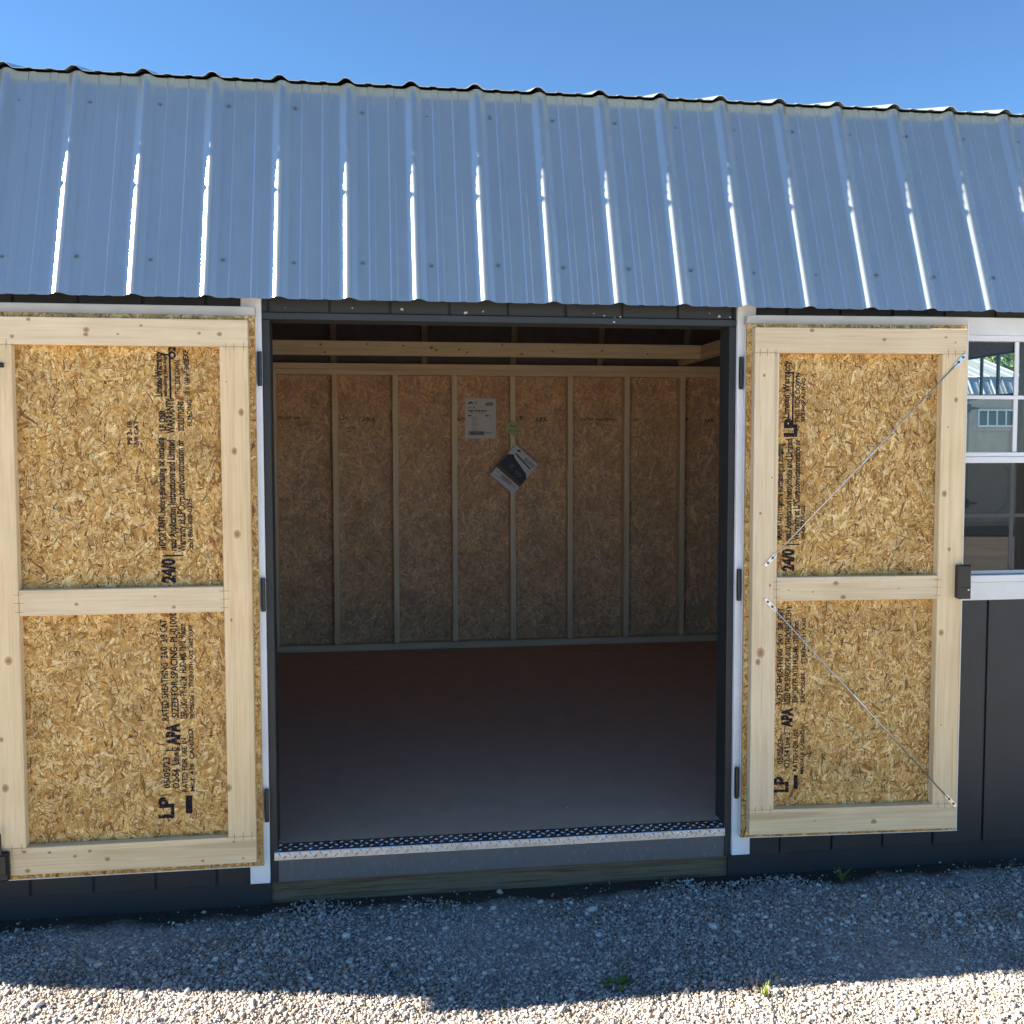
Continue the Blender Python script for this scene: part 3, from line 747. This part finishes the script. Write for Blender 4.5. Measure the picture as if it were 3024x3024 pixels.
# latch on the narrower leaf
lt = MB(); lt.box(95.45, 97.35, -4.95, -3.6, 33.5, 38.35, c=.18); lt.build('latch', 'black', dR, oR)
lt2 = MB(); lt2.box(95.6, 97.2, -5.06, -4.96, 33.55, 35.2, c=.05); lt2.tube((96.8, -5.16, 34.85), (96.8, -5.06, 34.85), .17, 8)
lt2.build('latch_cover', 'black', dR, oR)
MB().box(96.7, 96.9, -5.2, -5.165, 34.74, 34.96, c=.02).build('latch_light', 'vinyl', dR, oR)
boxobj('side_trim', (97.32, 97.5, -2.3, -1.25, -.95, 73.2), 'white', dR, .03, oR)
# slide bolt at the free edge of the wide leaf
sb = MB(); sb.box(-35.6, -33.05, -4.75, -3.95, -.25, 3.55, c=.2); sb.box(-34.6, -33.3, -4.95, -4.7, .6, 3.2, c=.1); sb.build('slide_bolt', 'black', dL, oL)
hb = MB()
pts = [(-35.4, -4.7, 6.2), (-34.3, -4.9, 6.35), (-33.95, -4.95, 6.0), (-33.9, -4.95, 3.4)]
for a, b in zip(pts, pts[1:]): hb.tube(a, b, .17, 8)
hb.build('bolt_handle', 'black', dL, oL)
kb = MB(); kb.tube((-34.6, -4.1, 65.35), (-32.05, -4.1, 65.35), .32, 10); kb.build('bolt_knob', 'black', dL, oL, True)

# ink stamps run up both leaves (text reads upward)
UP = math.pi/2
def stamp(parent, off, cols):
    for (x, z, h, wd, s, bold) in cols:
        text(s, 'ink_stamp', 'ink', parent, x, -2.475, z, h*1.06, UP, wd, bold+.013, off)
stamp(dL, oL, [
    (-13.05, 6.1, 1.75, 2.9, 'LP', .03),
    (-13.4, 10.2, .78, 4.2, '05/05/23', .012), (-12.25, 10.1, .8, 5.6, 'O2-54  Line 2', .012),
    (-11.2, 9.6, .62, 7.2, 'RATED FOR USE IN', .012), (-10.3, 9.6, .5, 8.6, 'MILL 418  CANADA', .012),
    (-12.1, 16.0, 1.55, 3.0, 'APA', .05), (-13.4, 19.2, .8, 13.6, 'RATED SHEATHING  24/0  3/8 CAT.', .012),
    (-12.15, 19.6, .82, 13.4, 'SIZED FOR SPACING  PL-0100', .016), (-11.05, 19.4, .8, 12.6, 'ESR-1301  PR-N124  HUD-MR 1310  9.5mm', .014),
    (-10.15, 19.4, .5, 12.4, 'EXPOSURE 1   STRENGTH AXIS THIS WAY', .012),
    (-12.15, 33.2-.1, .82, .5, '0', .012),
    (-12.25, 37.5, 1.5, 3.2, '24/0', .04), (-13.25, 41.7, .85, 14.6, 'IMPORTANT: before purchasing or installing', .016),
    (-11.95, 41.6, .9, 14.4, 'read Application Instructions and Limited', .018), (-10.8, 41.5, .9, 14.6, 'Warranty at LPCorp.com/construction or', .016),
    (-9.9, 42.0, .55, 6.4, 'call 888-820-0325', .012), (-13.0, 57.2, .75, 2.6, 'LP OSB', .03), (-11.9, 56.9, .95, 4.6, 'WARRANTY', .02), (-10.7, 57.2, .7, 3.8, 'SOLUTIONS', .02), (-9.7, 57.8, .55, 3.4, 'BUILDING', .01),
    (-13.35, 61.6, .8, 5.8, 'Limited Warranty', .03), (-12.75, 61.6, .4, 5.4, 'self-spacing panel edge', .02), (-11.1, 61.9, .6, 4.4, 'THIS SIDE DOWN', .01), (-9.9, 61.7, .6, 4.6, '1/8 in. GAP AT ENDS', .01),
    (-11.6, 66.4, .8, 1.7, 'O2', .04), (-10.0, 66.3, .6, 1.8, 'EXP 1', .02), (-17.2, 55.4, .55, 3.0, 'PS 2-18', .02), (-16.4, 55.3, .5, 3.2, '3/8 CAT', .02)])
def rule(parent, off, x, z0, z1, wd):
    boxobj('ink_line', (x-wd/2, x+wd/2, -2.478, -2.474, z0, z1), 'ink', parent, 0, off)
rule(dL, oL, -11.05, 6.7, 9.1, .85); rule(dL, oL, -12.3, 61.3, 67.4, .24); rule(dL, oL, -12.9, 66.9, 67.1, 1.0)
rule(dL, oL, -12.9, 15.2, 15.35, 1.9); rule(dL, oL, -12.4, 40.9, 41.1, 2.6)
stamp(dR, oR, [
    (72.0, 5.6, 1.9, 2.3, 'LP', .03), (71.2, 9.8, .75, 3.6, '05/05/23', .012), (72.2, 9.2, .75, 5.2, 'O2-54 Line 2', .012), (73.35, 8.6, .6, 6.2, 'RATED FOR USE', .012), (74.3, 8.2, .5, 7.0, 'MILL 418 CANADA', .012),
    (72.45, 15.2, 1.4, 2.8, 'APA', .05), (70.95, 18.4, .7, 14.0, 'RATED SHEATHING  24/0  3/8 CAT.', .012), (72.15, 18.4, .78, 14.2, 'SIZED FOR SPACING PL-0100 THICKNESS 0.354 in', .014),
    (73.25, 18.6, .75, 11.8, 'ESR-1301 PR-N124 HUD-MR 1310 9.5mm', .014), (74.3, 18.6, .55, 12.2, 'EXPOSURE 1  STRENGTH AXIS', .012),
    (72.35, 37.5, 1.5, 3.2, '24/0', .04), (70.65, 41.9, .85, 13.6, 'IMPORTANT: before purchasing or installing', .014), (71.95, 41.7, .9, 14.4, 'read Application Instructions and Limited', .016), (73.1, 41.9, .85, 14.2, 'Warranty at LPCorp.com/construction or', .016),
    (73.9, 42.0, .5, 4.8, 'call 888-820-0325', .012), (72.5, 56.4, 1.6, 2.6, 'LP', .05), (71.4, 59.0, .85, 8.0, 'Limited Warranty', .016), (72.9, 58.4, .6, 7.0, 'THIS SIDE DOWN', .014), (73.7, 58.6, .5, 6.0, 'SELF-SPACING', .014)])
rule(dR, oR, 73.15, 6.1, 8.1, .6); rule(dR, oR, 71.95, 57.9, 65.4, .2); rule(dR, oR, 72.0, 41.2, 41.35, 2.4); rule(dR, oR, 71.4, 65.3, 65.5, 1.4)

# =================================================================== FRONT WINDOW
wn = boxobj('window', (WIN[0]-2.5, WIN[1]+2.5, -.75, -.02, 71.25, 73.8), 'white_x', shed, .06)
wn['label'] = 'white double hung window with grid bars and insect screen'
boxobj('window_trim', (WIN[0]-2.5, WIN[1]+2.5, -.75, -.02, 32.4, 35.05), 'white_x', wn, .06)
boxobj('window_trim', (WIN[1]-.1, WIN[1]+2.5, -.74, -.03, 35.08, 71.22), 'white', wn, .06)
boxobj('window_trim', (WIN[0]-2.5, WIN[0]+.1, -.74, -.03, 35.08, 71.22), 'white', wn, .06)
fa, fb = WIN[0]+.15, WIN[1]-.15
boxobj('window_frame', (fa, fb, -.6, 1.2, 70.43, 71.22), 'vinyl', wn, .05)
boxobj('sill', (fa, fb, -1.05, 1.2, 35.1, 36.12), 'vinyl', wn, .08)
for a, b in ((fa, fa+1.2), (fb-1.2, fb)): boxobj('window_frame', (a, b, -.6, 1.2, 36.15, 70.4), 'vinyl', wn, .05)
ga, gb = fa+1.22, fb-1.22
boxobj('meeting_rail', (ga, gb, -.45, .7, 52.64, 53.55), 'vinyl', wn, .06)
boxobj('meeting_rail', (ga, gb, -.3, .9, 53.58, 54.22), 'vinyl', wn, .06)
boxobj('bottom_rail', (ga, gb, -.3, .5, 36.18, 36.75), 'vinyl_grey', wn, .05)
boxobj('muntin', (ga, gb, .0, .25, 62.0, 62.57), 'vinyl', wn, .05)
boxobj('muntin', (ga, gb, .3, .5, 44.57, 45.08), 'vinyl', wn, .05)
for x in (99.6, 107.64):
    for z0, z1 in ((54.24, 61.98), (62.59, 70.41)): boxobj('muntin', (x-.33, x+.33, -.01, .24, z0, z1), 'vinyl', wn, .05)
    for z0, z1 in ((36.77, 44.55), (45.1, 52.62)): boxobj('muntin', (x-.33, x+.33, .29, .49, z0, z1), 'vinyl', wn, .05)
boxobj('pane', (ga, gb, .3, .36, 54.24, 70.41), 'glass', wn, 0)
boxobj('pane', (ga, gb, .6, .66, 36.2, 53.0), 'glass', wn, 0)
MB().add([(ga, -.12, 36.77), (gb, -.12, 36.77), (gb, -.12, 52.62), (ga, -.12, 52.62)], [(0, 1, 2, 3)]).build('insect_screen', 'screen', wn)

# =================================================================== NOTICES ON THE BACK WALL
ps = empty('price_sheet', (43.8, 142.2, 58)); ps.location = (0, 0, 0)
tag(ps, 'white printed price sheet pinned to the chipboard between two studs', 'price sheet')
PSY = 142.3
s = MB().box(39.4, 48.0, PSY-.03, PSY, 58.0, 69.0); s.build('paper', 'paper', ps)
def pr(t, x, z, h, mt='print_black', wd=None, bold=.0, rot=0, p=ps, y=PSY-.04): text(t, 'lettering', mt, p, x, y, z, h, rot, wd, bold)
def blk(x0, x1, z0, z1, mt='print_black', p=ps, y=PSY-.036): MB().box(x0, x1, y-.003, y, z0, z1).build('printed_block', mt, p)
pr('12 x 20', 40.2, 66.3, .42, wd=1.9, bold=.02); pr('High Wall Barn', 40.2, 65.35, .58, wd=5.2, bold=.03)
pr('LP SmartSide Treated Siding', 40.2, 64.85, .26, 'print_grey', 5.3)
for k in range(3): blk(41.8, 42.9-.15*k, 68.0-.28*k, 68.08-.28*k)
lg = MB(); lg.prism_y([(40.2, 67.35), (40.35, 67.75), (40.7, 68.05), (41.1, 68.1), (41.5, 67.9), (41.55, 67.3), (41.35, 67.6), (41.1, 67.75), (40.9, 67.45), (40.7, 67.65), (40.5, 67.4)], PSY-.039, PSY-.036); lg.build('printed_logo', 'print_black', ps)
sh = MB(); sh.prism_y([(44.8, 67.0), (45.1, 67.5), (45.4, 67.9), (47.2, 68.0), (47.2, 67.0)], PSY-.039, PSY-.036); sh.build('printed_picture', 'print_grey', ps)
blk(40.2, 41.2, 64.1, 64.4); blk(45.0, 45.9, 64.1, 64.4)
for k in range(17): blk(41.3, 41.3+random.uniform(.9, 2.1), 63.9-.24*k, 63.97-.24*k, 'print_grey')
for k in range(3): blk(46.0, 46.8, 64.2-.6*k, 64.28-.6*k, 'print_grey')
blk(40.4, 44.8, 58.9, 60.05, 'print_grey', y=PSY-.033); pr('$8,215.20', 40.95, 59.2, .5, wd=3.4, bold=.03); pr('$386.02', 45.1, 59.4, .32, wd=1.6, bold=.02)

st = empty('star_sign'); tag(st, 'pale green starburst sign asking to take one, fixed to a stud', 'sign')
c = MB(); pts = []
for k in range(24):
    t = 2*math.pi*k/24+.12; r = (2.75 if k % 2 == 0 else 1.7)*random.uniform(.92, 1.08); pts.append((52.2+r*math.cos(t), 60.7+r*.92*math.sin(t)))
c.prism_y(pts, 138.6, 138.8); c.build('card', 'lime', st)
MB().box(51.9, 52.5, 138.8, 138.99, 60.2, 61.2).build('tack', 'vinyl', st)
pr('Please', 51.35, 61.15, .55, 'print_green', 1.9, .02, p=st, y=138.59); pr('take one', 50.75, 59.9, .42, 'print_green', 2.9, .02, p=st, y=138.59)

bc = empty('brochure_pad'); tag(bc, 'pad of brochures with a dark cabin photo hanging at a slant on a stud', 'brochures')
ANG = -.712; cxb, czb = 52.5, 49.5
def bxy(a, b): return (cxb+a*math.cos(ANG)-b*math.sin(ANG), czb+a*math.sin(ANG)+b*math.cos(ANG))
def quad(pts, y0, y1, nm, mt): MB().prism_y([bxy(a, b) for a, b in pts], y0, y1).build(nm, mt, bc)
BY = 138.2
quad([(-4.2, -5.4), (4.2, -5.4), (4.2, 5.4), (-4.2, 5.4)], BY, 138.98, 'paper', 'paper')
e_ = .004
quad([(-4.2, -2.7), (4.2, -2.7), (4.2, -1.9), (-4.2, -1.5)], BY-e_, BY-.001, 'printed_picture', 'print_earth')
quad([(-4.2, -1.5), (4.2, -1.9), (4.2, .2), (3.2, 1.2), (-1.8, 2.4), (-3.0, 2.9), (-4.2, 1.9)], BY-e_, BY-.001, 'printed_picture', 'print_navy')
quad([(-3.6, 2.2), (-2.9, 2.95), (-1.6, 2.3), (-1.75, 2.15), (-2.9, 2.7), (-3.5, 2.05)], BY-2.5*e_, BY-1.5*e_, 'printed_roofline', 'print_black')
for a0, b0 in ((-1.6, -.2), (.6, -.6), (1.7, -.7)): quad([(a0, b0), (a0+.8, b0-.05), (a0+.8, b0+.9), (a0, b0+.95)], BY-2.5*e_, BY-1.5*e_, 'printed_window', 'print_grey'); quad([(a0+.1, b0+.1), (a0+.7, b0+.06), (a0+.7, b0+.8), (a0+.1, b0+.84)], BY-4*e_, BY-3*e_, 'printed_window', 'print_navy')
pn = MB(); pn.tube((*bxy(-2.6, 3.55)[:1], BY-.2, bxy(-2.6, 3.55)[1]), (bxy(3.3, 2.9)[0], BY-.2, bxy(3.3, 2.9)[1]), .17, 8); pn.build('pen', 'black', bc)
for b, a1 in ((4.0, 3.9), (3.65, 3.9), (4.35, 3.9)): quad([(.2, b), (a1, b), (a1, b+.14), (.2, b+.14)], BY-e_, BY-.001, 'printed_line', 'print_brown')
quad([(-3.0, 4.3), (-2.6, 4.95), (-2.0, 5.0), (-1.6, 4.4), (-2.0, 4.6), (-2.4, 4.4)], BY-e_, BY-.001, 'printed_logo', 'print_black')
quad([(-1.7, -4.1), (1.9, -4.1), (1.9, -3.1), (-1.7, -3.1)], BY-e_, BY-.001, 'printed_box', 'print_brown'); quad([(-1.55, -3.95), (1.75, -3.95), (1.75, -3.25), (-1.55, -3.25)], BY-2.5*e_, BY-1.5*e_, 'printed_box', 'paper')
for b in (-3.8, -3.55): quad([(-1.3, b), (1.5, b), (1.5, b+.12), (-1.3, b+.12)], BY-4*e_, BY-3*e_, 'printed_line', 'print_black')
for a, b, w_ in ((-3.8, -3.3, 1.6), (-3.7, -3.7, 1.4), (2.1, -3.5, 1.6), (2.3, -3.8, 1.3), (-3.2, -4.5, 3.0)): quad([(a, b), (a+w_, b), (a+w_, b+.13), (a, b+.13)], BY-e_, BY-.001, 'printed_line', 'print_grey')

# =================================================================== WHAT THE END WINDOW LOOKS OUT ON
tn = empty('tan_shed'); tn.location = Vector((446.5, 560, 0))*I
tag(tn, 'tan shed with metal roof seen through the window', 'shed')
TL, TR, TD = -75., 46.5, 120.                       # local x along its front, local y behind it
def tb(nm, b, mt, c=.1): return boxobj(nm, b, mt, tn, c)
i = 0
while TL+8*i < TR-1: tb('siding_board', (TL+8*i+.2, min(TR, TL+8*i+7.8), 0, .6, -1, 96), 'tan', .1); i += 1
tb('siding_backing', (TL, TR, .4, 1.2, -1.2, 96), 'tan', 0)
tb('skid_beam', (TL+2, TR-2, 2, 6, GZ-.5, -1.3), 'bark', .2)
tb('corner_trim', (TR-4, TR, -.9, -.02, -1, 95), 'tan', .1)
tg = [(1, -1), (TD, -1), (TD, 96), (TD-5, 108), (60, 126), (5, 108), (1, 96)]
MB().prism_x(tg, TR-1, TR).build('gable_wall', 'tan', tn); MB().prism_x(tg, TL, TL+1).build('gable_wall', 'tan', tn)
dd = tb('door', (0, 36.6, -1.0, -.1, 2, 91.4), 'tan', .1)
def sub(nm, b, mt): boxobj(nm, b, mt, dd, .08)
sub('rail', (0, 36.6, -2.1, -1.02, 85.2, 91.4), 'tan'); sub('rail', (0, 36.6, -2.1, -1.02, 68.3, 71.4), 'tan'); sub('rail', (0, 36.6, -2.1, -1.02, 2, 6), 'tan')
sub('stile', (0, 4.2, -2.1, -1.02, 6.02, 68.2), 'tan'); sub('stile', (32.6, 36.6, -2.1, -1.02, 6.02, 68.2), 'tan'); sub('stile', (0, 6.4, -2.1, -1.02, 71.42, 85.1), 'tan')
for k, (xa, xb) in enumerate(((4.2, 12), (32.6, 24.6))):
    MB().prism_y([(xa, 46.5), (xb, 46.5), (xa, 39)], -2.08, -1.03).build('corner_brace', 'tan', dd); MB().prism_y([(xa, 6.1), (xb+(3 if k == 0 else -3), 6.1), (xa, 17)], -2.08, -1.03).build('corner_brace', 'tan', dd)
sub('rail', (4.22, 32.58, -2.1, -1.02, 46.6, 50), 'tan')
sub('window_frame', (6.8, 36.5, -2.6, -1.02, 71.5, 72.7), 'vinyl'); sub('window_frame', (6.8, 36.5, -2.6, -1.02, 83.2, 84.2), 'vinyl')
for k in range(5): sub('window_frame', (6.8+7.2*k, 7.7+7.2*k, -2.58, -1.02, 72.72, 83.18), 'vinyl')
for k in range(4): sub('pane', (7.75+7.2*k, 13.95+7.2*k, -1.6, -1.05, 72.75, 83.15), 'dark_glass')
for z in (85.0, 15.8):
    h = MB(); h.box(-1.6, .9, -2.7, -2.12, z-3, z+3, c=.1); h.prism_y([(.9, z-1.2), (7.6, z-.35), (7.6, z+.35), (.9, z+1.2)], -2.6, -2.15); h.build('strap_hinge', 'black', dd)
for a, b in ((-2.6, -.15), (36.75, 39.2)): tb('door_trim', (a, b, -.9, -.02, 0, 93.5), 'tan', .1)
for (ya, za, yb, zb) in ((-4, 95, 4.6, 108.0), (3.4, 108.2, 60, 127)):
    for q in range(4):
        pr_ = rib_profile(5 if q < 3 else 3); V = []; F = []; n = len(pr_); d = Vector((0, yb-ya, zb-za)).normalized(); nn = Vector((0, -d.z, d.y))
        for yy, zz in ((ya, za), (yb, zb)):
            for a, h in pr_: V.append((TR-18*0-1-((3-q)*36)-17+a, yy+nn.y*h, zz+nn.z*h))
        for i in range(n-1): F.append((i, i+1, n+i+1, n+i))
        MB().add(V, F).build('roof_sheet', 'roof', tn)
# tree beyond it
def tree(name, x, y, h, rad, seed, label, mt='tree_leaf'):
    t = empty(name); t.location = Vector((x, y, GZ))*I; tag(t, label, 'tree')
    g = np.random.default_rng(seed); tr = MB(); tr.tube((0, 0, -4), (6, 4, h*.5), 9, 10, 5)
    for k in range(7):
        a = k*.9; tr.tube((4, 2, h*(.3+.03*k)), (rad*.6*math.cos(a), rad*.6*math.sin(a), h*(.5+.05*k)), 3.5, 6, 1)
    tr.build('trunk', 'bark', t, smooth=True)
    n = 9000; clump = g.normal(0, 1, (60, 3)); clump /= np.linalg.norm(clump, axis=1)[:, None]; clump *= g.uniform(.45, 1, (60, 1))
    c = clump[g.integers(0, 60, n)]+g.normal(0, .13, (n, 3)); P = c*np.array([rad, rad, h*.36])+np.array([0, 0, h*.62])
    u = g.normal(0, 1, (n, 3)); u /= np.linalg.norm(u, axis=1)[:, None]; v = np.cross(u, g.normal(0, 1, (n, 3))); v /= np.linalg.norm(v, axis=1)[:, None]
    s = g.uniform(2.2, 4.6, (n, 1)); V = np.stack([P-u*s, P+v*s*.5, P+u*s, P-v*s*.5], 1).reshape(-1, 3)
    fast_mesh('crown', V, np.arange(n*4).reshape(n, 4), mt, None, t)
tree('broadleaf_tree', 640, 790, 245, 105, 1, 'bright green leafy tree standing behind the tan shed roof')
tree('broadleaf_tree', 866, 1200, 330, 150, 2, 'darker leafy tree farther off, left of the bright one beyond the tan roof')

# =================================================================== WEEDS IN THE GRAVEL
def blades(name, x, y, n, hgt, spread, mt, label, cat, seed, wd=.07, group=None):
    g = random.Random(seed); b = MB()
    for k in range(n):
        a = g.uniform(0, 6.28); lean = g.uniform(.1, 1)*spread; hh = hgt*g.uniform(.45, 1); ww = wd*g.uniform(.7, 1.3)
        px, py = g.uniform(-.2, .2), g.uniform(-.2, .2); V = []; sd = (-math.sin(a), math.cos(a))
        for j in range(5):
            t = j/4; ox = px+lean*t*t*math.cos(a); oy = py+lean*t*t*math.sin(a); oz = hh*(t-.25*t*t*lean/max(hh, .1)); w2 = ww*(1-t)**.7+.008
            V += [(ox+sd[0]*w2, oy+sd[1]*w2, oz), (ox-sd[0]*w2, oy-sd[1]*w2, oz)]
        b.add(V, [(2*j, 2*j+1, 2*j+3, 2*j+2) for j in range(4)])
    me = b.mesh(name); me.materials.append(M[mt])
    return tag(link(name, me, None, (x, y, GZ-.1)), label, cat, group)
def broad(name, x, y, n, size, mt, label, cat, seed, rise=.6, wide=.24):
    g = random.Random(seed); b = MB()
    for k in range(n):
        a = 6.28*k/n+g.uniform(-.4, .4); l = size*g.uniform(.6, 1.1); w2 = l*wide; up = rise*g.uniform(.3, 1.3); V = []; sd = (-math.sin(a), math.cos(a))
        for j, (t, wv) in enumerate(((0, .08), (.25, .6), (.55, 1), (.8, .65), (1, .04))):
            r = l*t; z = up*l*(t-.45*t*t); dz = .1*w2*wv
            V += [(r*math.cos(a)+sd[0]*w2*wv, r*math.sin(a)+sd[1]*w2*wv, z+dz), (r*math.cos(a), r*math.sin(a), z-.02), (r*math.cos(a)-sd[0]*w2*wv, r*math.sin(a)-sd[1]*w2*wv, z+dz)]
        F = []
        for j in range(4): F += [(3*j, 3*j+1, 3*j+4, 3*j+3), (3*j+1, 3*j+2, 3*j+5, 3*j+4)]
        b.add(V, F)
    me = b.mesh(name); me.materials.append(M[mt])
    return tag(link(name, me, None, (x, y, GZ-.05)), label, cat)
blades('grass_tuft', 56.9, -32.3, 26, 2.4, 1.3, 'blade', 'yellow green grass tuft at the edge of the shadow', 'grass', 4)
blades('grass_tuft', 56.3, -31.6, 4, 5.0, 2.4, 'dry', 'long dry grass stalks leaning over the yellow green tuft', 'grass', 9, .035)
broad('weed_plant', 40.7, -27.4, 7, 2.1, 'leaf', 'leafy green weed in the shaded gravel near the sunlit edge', 'weed', 2)
broad('weed_plant', 80.0, -3.6, 9, 1.9, 'leaf', 'spindly weed at the shed foot below the braced door', 'weed', 6, 2.2, .09)
blades('grass_tuft', 69.4, -18.6, 16, 1.2, 1.2, 'dry', 'dead brown grass wisp in shaded gravel below the braced door', 'grass', 7, .04)
blades('grass_tuft', 5.6, -.2, 14, 2.6, 1.2, 'dry', 'dry grass sprig at the skid beside the white trim of the wide door', 'grass', 8, .035)
blades('grass_tuft', 54.6, -.6, 18, 2.0, 1.8, 'dry', 'dry grass sprig at the skid below the right end of the threshold', 'grass', 12, .035)

iv_, if_ = ico()
for (x, y, r, lab) in ((42.3, 5.2+4.5, .34, 'small pale pebble lying on the shed floor inside the doorway'), (46.9, 6.2, .17, 'tiny dark crumb of stone on the shed floor just behind the threshold')):
    p = iv_*np.array([r*1.5, r, r*.6])*(1+rng.normal(0, .1, (12, 1)))+np.array([0, 0, r*.5])
    o = fast_mesh('pebble', p, if_, 'stone', np.tile(np.array([[.30, .27, .24]]), (20, 1))); o.location = Vector((x, y, .46))*I; tag(o, lab, 'pebble')
nl = MB(); nl.tube((52.6, 138.05, 55.6), (52.6, 139.0, 55.6), .12, 8); nl.build('nail', 'zinc', bc)
blades('grass_tuft', 107.5, -2.4, 22, 1.7, 2.6, 'dry', 'sparse dry weeds at the shed foot below the window', 'grass', 15, .035)
blades('grass_tuft', 22.5, -4.0, 14, 1.3, 1.6, 'leaf', 'low green sprig in shaded gravel just off the doorway skid', 'grass', 17, .05)
